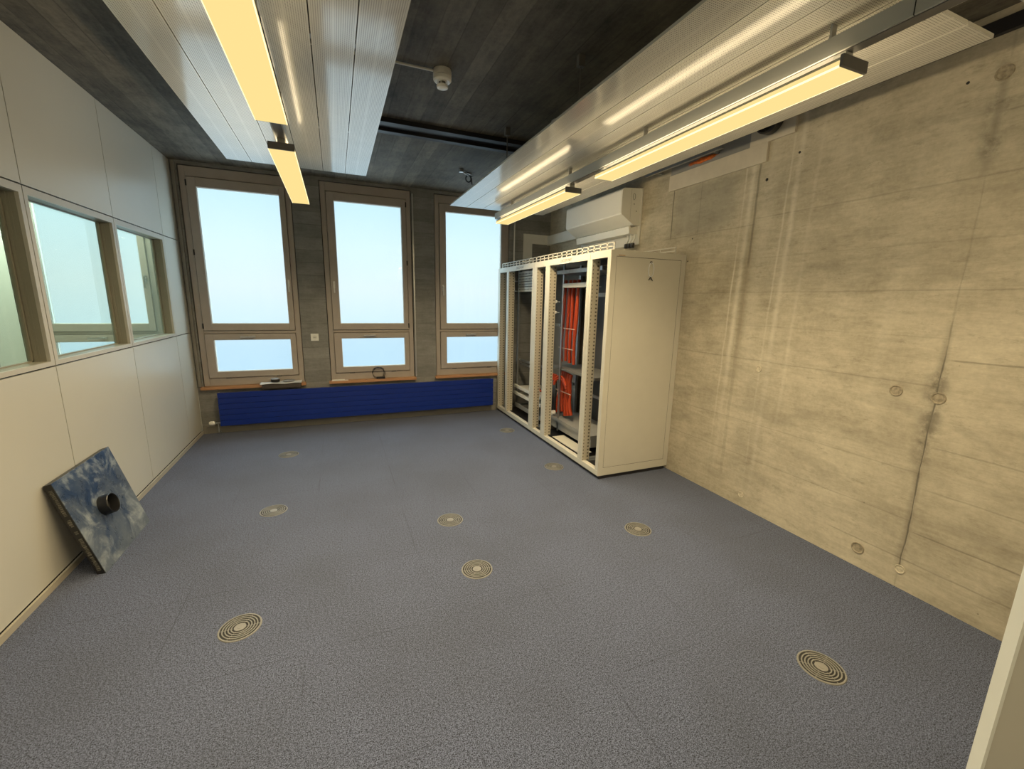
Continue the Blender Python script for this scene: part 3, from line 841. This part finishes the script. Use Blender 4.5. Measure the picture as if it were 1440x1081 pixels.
# wall opening surround with fire seal
t = thing('fire_seal', 'painted board surround of a sealed wall opening, partly hidden by the right ceiling panel', 'wall panel', (W, -3.0, 2.75))
bm = new()
box(bm, W-.022, W-.001, -3.40, -2.42, 2.622, 2.755, .002); box(bm, W-.022, W-.001, -3.59, -3.25, 2.755, 2.90, .002)
obj('surround_board', bm, M['board'], t)
bm = new(); box(bm, W-.008, W-.001, -3.25, -2.42, 2.755, 2.95); obj('seal_plate', bm, M['greypanel'], t)
bm = new(); bmesh.ops.create_icosphere(bm, subdivisions=3, radius=1.0)
for v in bm.verts:
    k = 1+.15*math.sin(v.co.y*9)+.12*math.sin(v.co.z*13+1)
    v.co = Vector((W-.012+v.co.x*.012, -2.80+v.co.y*.15*k, 2.80+v.co.z*.018*k))
obj('foam_patch', bm, M['orange_foam'], t, smooth=True)
bm = new(); box(bm, W-.10, W-.075, -3.06, -2.16, 2.80, 2.822); 
for y_ in (-2.3, -2.95): box(bm, W-.076, W-.008, y_-.01, y_+.01, 2.804, 2.818)
obj('support_rail', bm, M['galv'], t)
bm = new(); lathe(bm, [(.0, 0), (.085, 0), (.095, .01), (.095, .06), (.085, .07), (0, .05)], 36)
bmesh.ops.transform(bm, matrix=Matrix.Translation((W-.022, -3.42, 2.885)) @ Matrix.Rotation(-PI/2, 4, 'Y'), verts=bm.verts)
bm2 = bm
obj('duct_end', bm2, M['black'], t, smooth=True)['label'] = 'black round duct end'

# ------------------------------------------------------------------ racks
X0, X1 = 3.66, 4.44
RH = 2.035
def rack(y0, y1, mid, label, solid_side=False):
    """y0 > y1; frame of front posts, beams, rear posts"""
    t = thing('network_rack', label, 'rack', ((X0+X1)/2, (y0+y1)/2, 0), 'open network racks in a row')
    bm = new(); box(bm, X0+.02, X1, y1+.004, y0-.004, 0, .032); obj('plinth', bm, M['black_metal'], t)
    parts('top_beam', [(X0, X0+.03, y1+.001, y0-.001, 1.975, RH)], M['rack'], t, bev=.002)
    parts('bottom_beam', [(X0, X0+.05, y1+.001, y0-.001, .033, .082)], M['rack'], t, bev=.002)
    bm = new(); box(bm, X0+.0305, X1, y1+.001, y0-.001, RH-.012, RH-.001); obj('roof', bm, M['rack'], t)
    bm = new()
    box(bm, X0+.0505, X1, y1+.001, y1+.05, .033, .075); box(bm, X0+.0505, X1, y0-.05, y0-.001, .033, .075); box(bm, X1-.05, X1, y1+.05, y0-.05, .033, .075)
    obj('base_frame', bm, M['galv'], t)
    posts = []
    ps = [(y0-.001, y0-.075)] if not solid_side else [(y0-.001, y0-.035)]
    if mid: ps.append(mid)
    ps.append((y1+.045, y1+.001))
    for a, b in ps:
        bm = new(); box(bm, X0+.001, X0+.012, b, a, .082, 1.975, .001); p_ = obj('front_post', bm, M['rack'], t)
        bm = new(); box(bm, X0+.012, X0+.085, b+.0005, b+.004, .082, 1.975); box(bm, X0+.081, X0+.085, b+.004, min(a, b+.03), .082, 1.975)
        obj('punched_upright', bm, M['upright'], p_)
    for a in (y0-.04, y1+.001):
        bm = new(); box(bm, X1-.05, X1-.002, a, a+.038, .076, RH-.013); obj('rear_post', bm, M['galv'], t)
    return t
r1 = rack(-0.03, -1.205, (-.355, -.43), 'farthest open network rack, nearest the windows, with white patch panels at its top')
r2 = rack(-1.206, -2.385, (-1.50, -1.60), 'middle open network rack with orange cable bundles inside')
r3 = rack(-2.386, -2.70, None, 'narrow nearest rack bay closed by the large cream side panel', True)
# rear sheets
bm = new(); box(bm, 4.30, 4.305, -1.16, -.10, .10, 2.0); o_ = obj('rear_sheet', bm, M['greypanel'], r1)
bm = new(); box(bm, 4.405, 4.409, -2.34, -1.25, .10, 2.0); obj('rear_sheet', bm, M['rail_dark'], r2)
bm = new(); box(bm, 4.405, 4.409, -2.66, -2.39, .10, 2.0); obj('rear_sheet', bm, M['greypanel'], r3)
bm = new(); box(bm, X0+.10, X0+.105, -.34, -.10, .10, 1.97); obj('inner_sheet', bm, M['greypanel'], r1)
# mounting rails inside
for (x_, y_, r_, m_) in ((3.90, -.20, r1, 'galv'), (3.90, -.82, r1, 'galv'), (3.90, -1.475, r2, 'alu'), (4.06, -1.74, r2, 'uprightdark'), (3.92, -2.46, r3, 'galv'), (4.2, -2.40, r3, 'galv'), (4.1, -.30, r1, 'galv')):
    bm = new(); box(bm, x_, x_+.004, y_-.014, y_+.014, .08, RH-.013); box(bm, x_, x_+.03, y_+.010, y_+.014, .08, RH-.013); obj('mounting_rail', bm, M[m_], r_)
for (x_, za, zb, ya_, yb_, r_) in ((3.76, 1.62, 1.65, -.10, -.36, r1), (3.76, .62, .65, -.10, -.36, r1), (4.08, 1.30, 1.33, -1.12, -.84, r1),
                                 (4.10, 1.22, 1.26, -1.46, -1.24, r2), (4.10, .62, .65, -1.46, -1.24, r2), (4.12, 1.66, 1.70, -2.30, -1.78, r2), (4.12, .56, .59, -2.30, -1.78, r2),
                                 (4.05, 1.55, 1.58, -2.64, -2.42, r3), (4.05, .60, .63, -2.64, -2.42, r3)):
    bm = new(); box(bm, x_, x_+.02, ya_, yb_, za, zb); obj('cross_strut', bm, M['galv'], r_)
for (x_, y_, r_) in ((4.22, -1.30, r2), (4.22, -2.02, r2), (4.02, -.98, r1), (4.0, -2.58, r3)):
    bm = new(); box(bm, x_, x_+.03, y_-.018, y_+.018, .08, RH-.013); obj('mounting_rail', bm, M['galv'], r_)
# side panel of the nearest bay
bm = new()
ysd = -2.7035
def side(bm, x0, x1, z0, z1, d): box(bm, x0, x1, ysd-d, -2.7002, z0, z1)
box(bm, X0, X0+.055, ysd, -2.7002, .033, RH); box(bm, W-.055, W-.003, ysd, -2.7002, .033, RH)
box(bm, X0+.055, W-.055, ysd, -2.7002, .033, .105); box(bm, X0+.055, W-.055, ysd, -2.7002, 1.985, RH)
sf = obj('side_frame', bm, M['rack'], r3)
bm = new(); box(bm, X0+.0585, W-.0585, -2.702, -2.7002, .1085, 1.9815); obj('side_panel', bm, M['rack'], r3)
bm = new(); box(bm, X0+.055, W-.055, -2.7006, -2.7001, .105, 1.985); obj('panel_gap', bm, M['gap'], r3)
M['rust'] = plain('rust stain', (0.40, 0.22, 0.10), 0.8, var=0.3, scale=60)
bm = new(); box(bm, 3.735, 3.80, -2.7042, -2.7036, 1.990, 1.996); obj('rust_mark', bm, M['rust'], r3)
t = thing('key_loop', 'thin wire loop hanging from the lock near the top of the cream rack side panel', 'wire loop', (4.075, -2.704, 1.95))
bm = new(); cyl(bm, (4.075, -2.702, 1.950), (4.075, -2.712, 1.950), .011, n=16); obj('lock', bm, M['rail_dark'], t)
bm = new()
tube(bm, [(4.075+.028*math.sin(a), -2.714, 1.888+.058*math.cos(a)) for a in [i*2*PI/24 for i in range(25)]], .0036, 8)
obj('wire', bm, M['paper'], t)
bm = new(); tube(bm, [(4.075, -2.714, 1.826), (4.055, -2.714, 1.800)], .0034, 6); tube(bm, [(4.075, -2.714, 1.826), (4.098, -2.714, 1.796)], .0034, 6); obj('wire_tail', bm, M['black'], t)
# lettering on the top beams
def text(s_, loc, size, par, mat, rot):
    cu = bpy.data.curves.new('lettering', 'FONT'); cu.body = s_; cu.size = size; cu.extrude = .0002; cu.align_x = 'CENTER'
    o = bpy.data.objects.new('lettering', cu); C.objects.link(o); cu.materials.append(mat)
    dg = bpy.context.evaluated_depsgraph_get(); me = bpy.data.meshes.new_from_object(o.evaluated_get(dg))
    C.objects.unlink(o); bpy.data.objects.remove(o); o = bpy.data.objects.new('lettering', me); C.objects.link(o)
    o.rotation_euler = rot; o.location = Vector(loc)-Vector(par.location); o.parent = par
text('EACOM NRT', (X0-.0006, -1.95, 1.992), .040, r2, M['darkgrey'], (PI/2, 0, -PI/2))
text('EACOM NRT', (X0-.0006, -.80, 1.992), .040, r1, M['darkgrey'], (PI/2, 0, -PI/2))

# roof: slotted cable grid
t = thing('cable_basket', 'white wire cable basket lying along the top of the racks', 'cable tray', (3.8, -1.36, RH))
bm = new()
bx0, bx1 = 3.70, 4.36
for x_ in (bx0, bx0+.003, bx1):
    pass
for z_ in (RH+.006, RH+.033, RH+.063): 
    box(bm, bx0-.003, bx0+.003, -2.683, -.087, z_-.004, z_+.004); box(bm, bx1-.003, bx1+.003, -2.683, -.087, z_-.004, z_+.004)
n = 26
for i in range(n+1):
    y_ = -.09-(2.59)*i/n
    box(bm, bx0-.003, bx0+.003, y_-.009, y_+.009, RH+.0015, RH+.066)
    if i % 2 == 0: box(bm, bx1-.003, bx1+.003, y_-.003, y_+.003, RH+.0015, RH+.063)
obj('basket_side', bm, M['rack'], t)
bm = new()
for i in range(0, n+1, 1):
    y_ = -.09-(2.59)*i/n; box(bm, bx0+.003, bx1-.003, y_-.003, y_+.003, RH+.0015, RH+.005)
for x_ in [bx0+.11*k for k in range(1, 6)]: box(bm, x_-.003, x_+.003, -2.68, -.09, RH+.005, RH+.010)
obj('basket_floor', bm, M['rack'], t)

# rack contents ---------------------------------------------------
for k in range(4):
    z0 = 1.725+k*.068
    bm = new(); box(bm, 3.888, 3.899, -.80, -.215, z0, z0+.060, .002); t = obj('patch_panel', bm, M['whiteplastic'], r1); t['label'] = 'white patch panel'
    bm = new()
    for j in range(12): box(bm, 3.8866, 3.8879, -.775+j*.045, -.775+j*.045+.026, z0+.020, z0+.036)
    obj('port_row', bm, M['greypanel'], t)
for k, (z_, lb) in enumerate(((1.90, 'upper white cable ring beside the patch panels in the far rack'), (1.765, 'lower white cable ring beside the patch panels in the far rack'))):
    bm = new(); tube(bm, [(3.86+.0*a, -.135+.022*math.cos(a)-.0, z_+.026*math.sin(a)) for a in [i*2*PI/16 for i in range(17)]], .004, 8)
    box(bm, 3.863, 3.88, -.14, -.12, z_-.03, z_-.022)
    box(bm, 3.865, 3.90, -.20, -.115, z_-.034, z_-.028)
    obj('cable_ring', bm, M['whiteplastic'], r1)['label'] = 'white cable ring'
# shelf pair low in the far rack
for z_, lb in ((.385, 'upper pale shelf rail low inside the far rack'), (.285, 'lower pale shelf rail low inside the far rack')):
    bm = new(); box(bm, 3.84, 3.87, -1.12, -.24, z_, z_+.04, .002); box(bm, 3.87, 4.25, -1.12, -.24, z_, z_+.006)
    obj('equipment_shelf', bm, M['whiteplastic'], r1)['label'] = 'pale equipment shelf'
for zz in (.755, .70):
    bm = new(); box(bm, 3.95, 3.97, -.98, -.18, zz, zz+.026); obj('cross_rail', bm, M['galv'], r1)
bm = new(); box(bm, 3.86, 4.20, -1.1, -.26, .10, .105); box(bm, 3.86, 3.87, -1.1, -.26, .105, .16); obj('floor_plate', bm, M['greypanel'], r1)

def cable_bundle(name, label, base, cables, r, mat, ties=(), group=None):
    t = thing('cable_bundle', label, 'cables', base, group)
    for pts in cables:
        bm = new(); 
        # smooth the polyline
        P_ = [Vector(p) for p in pts]; out = []
        for i in range(len(P_)-1):
            a = P_[max(i-1, 0)]; b = P_[i]; c = P_[i+1]; d = P_[min(i+2, len(P_)-1)]
            for j in range(6):
                u = j/6
                out.append(0.5*((2*b)+(c-a)*u+(2*a-5*b+4*c-d)*u*u+(3*b-a-3*c+d)*u**3))
        out.append(P_[-1])
        tube(bm, out, r, 10); obj('cable', bm, mat, t, smooth=True)
    for (z_, ya_, yb_, x_) in ties:
        bm = new(); box(bm, x_-.003, x_, ya_, yb_, z_-.004, z_+.004); obj('cable_tie', bm, M['tie'], t)
    return t
cs = []
for k in range(7):
    y_ = -1.365-k*.045; dx = (.0, .034, .008, .040, .004, .030, .012)[k]
    cs.append([(4.02+dx, y_+.035, 1.84), (3.985+dx, y_-.010+.012*math.sin(k*2.1), 1.66), (3.985+dx, y_+.010*math.sin(k*3), 1.40), (3.98+dx, y_+.008+.008*math.cos(k*2), 1.15), (3.985+dx, y_+.010, .90+.012*(k % 3))])
cable_bundle('a', 'long orange cable bundle hanging in the upper middle rack behind a silver rail', (3.99, -1.5, .9), cs, .0175, M['orange'], ((1.30, -1.67, -1.33, 3.964), (1.07, -1.66, -1.32, 3.961)), 'orange cable bundles')
cs = []
for k in range(6):
    y_ = -1.36-k*.048
    cs.append([(4.0, y_+.02, .80-.006*k), (3.975, y_, .70), (3.97+.01*(k % 2), y_-.004, .55), (3.97, y_+.028-.010*k, .42), (3.975, y_+.05-.022*k, .27+.02*(k % 3))])
cable_bundle('b', 'short fanned orange cable bundle low in the middle rack, below the grey shelf', (3.97, -1.5, .27), cs, .0185, M['orange'], ((.56, -1.68, -1.30, 3.945),), 'orange cable bundles')
cs = [[(3.90, -1.64, .66), (3.93, -1.50, .735), (3.925, -1.38, .72), (3.90, -1.35, .64)], [(3.905, -1.64, .62), (3.93, -1.50, .70), (3.925, -1.38, .69), (3.90, -1.35, .62)]]
cable_bundle('c', 'two orange cables looping across the short fanned bundle in the middle rack', (3.9, -1.5, .6), cs, .012, M['orange'], (), 'orange cable bundles')
for k in range(3):
    y_ = -1.235-k*.034
    t = thing('capped_cable', ['left of the three dark cables with orange tops in the middle rack', 'middle one of the three dark cables with orange tops in the middle rack', 'right of the three dark cables with orange tops in the middle rack'][k], 'cable', (3.95, y_, .10), 'dark cables with orange tops')
    bm = new(); tube(bm, [(3.95, y_, .12), (3.95, y_-.01, .4), (3.95, y_, .66)], .016, 10); obj('cable', bm, M['black'], t)
    bm = new(); cyl(bm, (3.95, y_, .6605), (3.945, y_, .735), .017, n=14); obj('orange_end', bm, M['orange'], t)
bm = new(); tube(bm, [(3.97, -1.90, .45), (3.96, -1.87, .36), (3.965, -1.89, .28)], .008, 8); tag(obj('patch_cable', bm, M['orange']), 'single short red orange cable beside the short fanned bundle in the middle rack', 'cable')
bm = new(); tube(bm, [(3.93, -.95, .455), (3.95, -.80, .48), (3.98, -.66, .452), (4.02, -.60, .447)], .014, 8); tag(obj('patch_cable', bm, M['orange']), 'orange cable lying on the upper pale shelf rail of the far rack', 'cable')
bm = new(); box(bm, 3.885, 3.90, -2.05, -1.50, 1.755, 1.80, .002); box(bm, 3.8835, 3.885, -1.95, -1.60, 1.772, 1.783); box(bm, 3.90, 4.02, -2.05, -1.50, 1.755, 1.76)
obj('mounting_bracket', bm, M['whiteplastic'], r2)
bm = new(); box(bm, 3.92, 4.30, -2.18, -1.25, .815, .845, .003); obj('rack_shelf', bm, M['darkgrey'], r2)
bm = new(); box(bm, 3.85, 4.30, -2.30, -1.40, 1.90, 1.94); obj('top_cross_rail', bm, M['galv'], r2)
bm = new(); box(bm, 3.90, 4.28, -2.2, -1.27, .105, .235, .004); box(bm, 3.885, 3.8995, -2.2, -1.27, .20, .235)
obj('cable_duct', bm, M['greypanel'], r2)
bm = new(); box(bm, 3.74, 3.885, -2.25, -1.66, .0765, .083); obj('base_plate', bm, M['rack'], r2)
bm = new(); box(bm, 3.715, 4.38, -2.33, -2.255, .033, .05); obj('floor_opening', bm, M['black'], r2)
for k, (y_, z_) in enumerate(((-1.78, 1.60), (-1.75, 1.47))):
    pass
for (x_, y_, z_, lb) in ((3.86, -1.39, 1.60, 'upper white cable knob at the left of the middle rack'), (3.86, -1.385, 1.48, 'lower white cable knob at the left of the middle rack')):
    bm = new(); cyl(bm, (x_, y_, z_), (x_+.012, y_, z_), .016, n=16); cyl(bm, (x_+.012, y_, z_), (x_+.014, y_-.075, z_-.002), .003, n=8)
    obj('cable_knob', bm, M['whiteplastic'], r2)['label'] = 'white cable knob'
for (z_, lb) in ((.235, 'round white reel on the left of the grey box in the middle rack'), ):
    bm = new(); cyl(bm, (3.88, -1.36, .275), (3.92, -1.36, .275), .030, n=20); cyl(bm, (3.875, -1.36, .275), (3.925, -1.36, .275), .014, n=16)
    tag(obj('cable_reel', bm, M['whiteplastic']), lb, 'reel')
bm = new(); box(bm, 3.88, 4.20, -2.62, -2.43, .15, .36, .004); obj('junction_box', bm, M['rack'], r3)
for zz in (.95, .82):
    bm = new(); box(bm, 3.95, 4.2, -2.64, -2.42, zz, zz+.035); obj('cable_support', bm, M['galv'], r3)

# ------------------------------------------------------------------ light
def area(name, loc, sx, sy, power, col, spread=180, rot=(0, 0, 0)):
    l = bpy.data.lights.new(name, 'AREA'); l.shape = 'RECTANGLE'; l.size = sx; l.size_y = sy
    l.energy = power; l.color = col; l.spread = math.radians(spread)
    o = bpy.data.objects.new(name, l); C.objects.link(o); o.location = loc; o.rotation_euler = rot
    return o
WARM = (1.0, 0.79, 0.47)
LP = 28.0; UP = 3.0; SP = 4.0
for x_, y_, sp_ in ((lampL, -4.04, 128), (lampL, -2.14, 152), (lampR, -3.94, 132), (lampR, -2.06, 152), (lampL, -5.94, 180), (lampR, -5.82, 180)):  # last two light the added lamps behind the camera
    area('lamp_light', (x_, y_, ZL-.003), .12, 1.45, LP, WARM, sp_)
    area('added_uplight', (x_, y_, ZL+.0375), .105, 1.45, UP, WARM, 170, (PI, 0, 0))  # upward light added to brighten the ceiling panels
    sg = 1 if x_ > 2 else -1     # sideways light added on one side only, brightens the nearer wall
    area('added_sidelight', (x_+sg*.069, y_, ZL+.012),   .02, 1.45, SP if sg > 0 else SP*.75, WARM, 175, (0, -sg*PI/2, 0))
# added light that brightens the neighbouring room behind the glass
area('far_room_fill', (-1.7, -0.55, H-.05), 2.8, .2, 75, (0.92, 1.0, 0.78), 180, (math.radians(35), 0, 0))

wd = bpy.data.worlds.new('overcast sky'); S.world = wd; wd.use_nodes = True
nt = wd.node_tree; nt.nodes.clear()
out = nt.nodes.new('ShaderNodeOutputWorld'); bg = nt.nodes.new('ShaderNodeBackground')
tc = nt.nodes.new('ShaderNodeTexCoord'); sp = nt.nodes.new('ShaderNodeSeparateXYZ'); rp = nt.nodes.new('ShaderNodeValToRGB')
mrn = nt.nodes.new('ShaderNodeMapRange'); mrn.inputs[1].default_value = -1.0; mrn.inputs[2].default_value = 1.0
nt.links.new(tc.outputs['Generated'], sp.inputs[0]); nt.links.new(sp.outputs[2], mrn.inputs[0]); nt.links.new(mrn.outputs[0], rp.inputs[0])
# overcast day: zenith about three times the horizon, added brightness below lights ceiling and upper walls
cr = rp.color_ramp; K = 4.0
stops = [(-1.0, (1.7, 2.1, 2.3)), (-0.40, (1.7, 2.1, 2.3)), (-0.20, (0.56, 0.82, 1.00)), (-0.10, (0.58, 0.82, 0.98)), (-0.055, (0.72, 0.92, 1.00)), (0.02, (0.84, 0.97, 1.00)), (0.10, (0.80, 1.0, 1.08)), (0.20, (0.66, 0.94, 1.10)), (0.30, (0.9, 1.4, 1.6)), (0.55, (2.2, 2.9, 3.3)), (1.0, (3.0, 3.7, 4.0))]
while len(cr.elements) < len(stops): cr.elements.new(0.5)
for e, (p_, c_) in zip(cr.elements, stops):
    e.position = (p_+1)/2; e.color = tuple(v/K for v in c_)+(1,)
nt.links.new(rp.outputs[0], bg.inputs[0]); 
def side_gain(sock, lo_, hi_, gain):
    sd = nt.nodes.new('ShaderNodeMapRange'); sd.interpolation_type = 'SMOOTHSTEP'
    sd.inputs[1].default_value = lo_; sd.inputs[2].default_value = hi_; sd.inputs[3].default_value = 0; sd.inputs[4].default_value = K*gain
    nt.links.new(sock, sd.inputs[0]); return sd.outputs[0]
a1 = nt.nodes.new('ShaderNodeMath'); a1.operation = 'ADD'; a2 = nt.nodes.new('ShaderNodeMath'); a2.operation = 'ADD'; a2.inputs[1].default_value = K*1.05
nt.links.new(side_gain(sp.outputs[0], 0.38, 0.85, 2.6), a1.inputs[0])      # sky brightness added on this side to light the left wall
nt.links.new(side_gain(sp.outputs[0], -0.48, -0.88, 2.2), a1.inputs[1])    # brightness added on the other side for right wall and air conditioner
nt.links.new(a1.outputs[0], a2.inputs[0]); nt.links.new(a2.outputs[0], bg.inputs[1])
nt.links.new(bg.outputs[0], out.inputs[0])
# daylight portals in the window openings
for x_ in WX+wx2:
    l = bpy.data.lights.new('window_portal', 'AREA'); l.shape = 'RECTANGLE'; l.size = WW; l.size_y = LZ-SZ
    l.cycles.is_portal = True
    o = bpy.data.objects.new('window_portal', l); C.objects.link(o); o.location = (x_+WW/2, 0.12, (LZ+SZ)/2); o.rotation_euler = (-PI/2, 0, 0)

# ------------------------------------------------------------------ camera
f, pit, roll, yaw = 592.8077, math.radians(-11.2236), math.radians(1.1747), math.radians(22.5801)
fw = Vector((math.sin(yaw)*math.cos(pit), math.cos(yaw)*math.cos(pit), math.sin(pit)))
ri = Vector((math.cos(yaw), -math.sin(yaw), 0)); up = ri.cross(fw)
r2_ = ri*math.cos(roll)+up*math.sin(roll); u2_ = -ri*math.sin(roll)+up*math.cos(roll)
cam = bpy.data.cameras.new('camera'); co = bpy.data.objects.new('camera', cam); C.objects.link(co)
co.matrix_world = Matrix(((r2_.x, u2_.x, -fw.x, 1.5209), (r2_.y, u2_.y, -fw.y, -5.7584), (r2_.z, u2_.z, -fw.z, 1.6), (0, 0, 0, 1)))
cam.sensor_fit = 'HORIZONTAL'; cam.sensor_width = 36.0; cam.lens = f*36.0/1440.0; cam.clip_start = 0.05
S.camera = co
S.view_settings.view_transform = 'Standard'; S.view_settings.look = 'None'; S.view_settings.gamma = 1.0
S.view_settings.use_curve_mapping = False
S.view_settings.exposure = 0.0
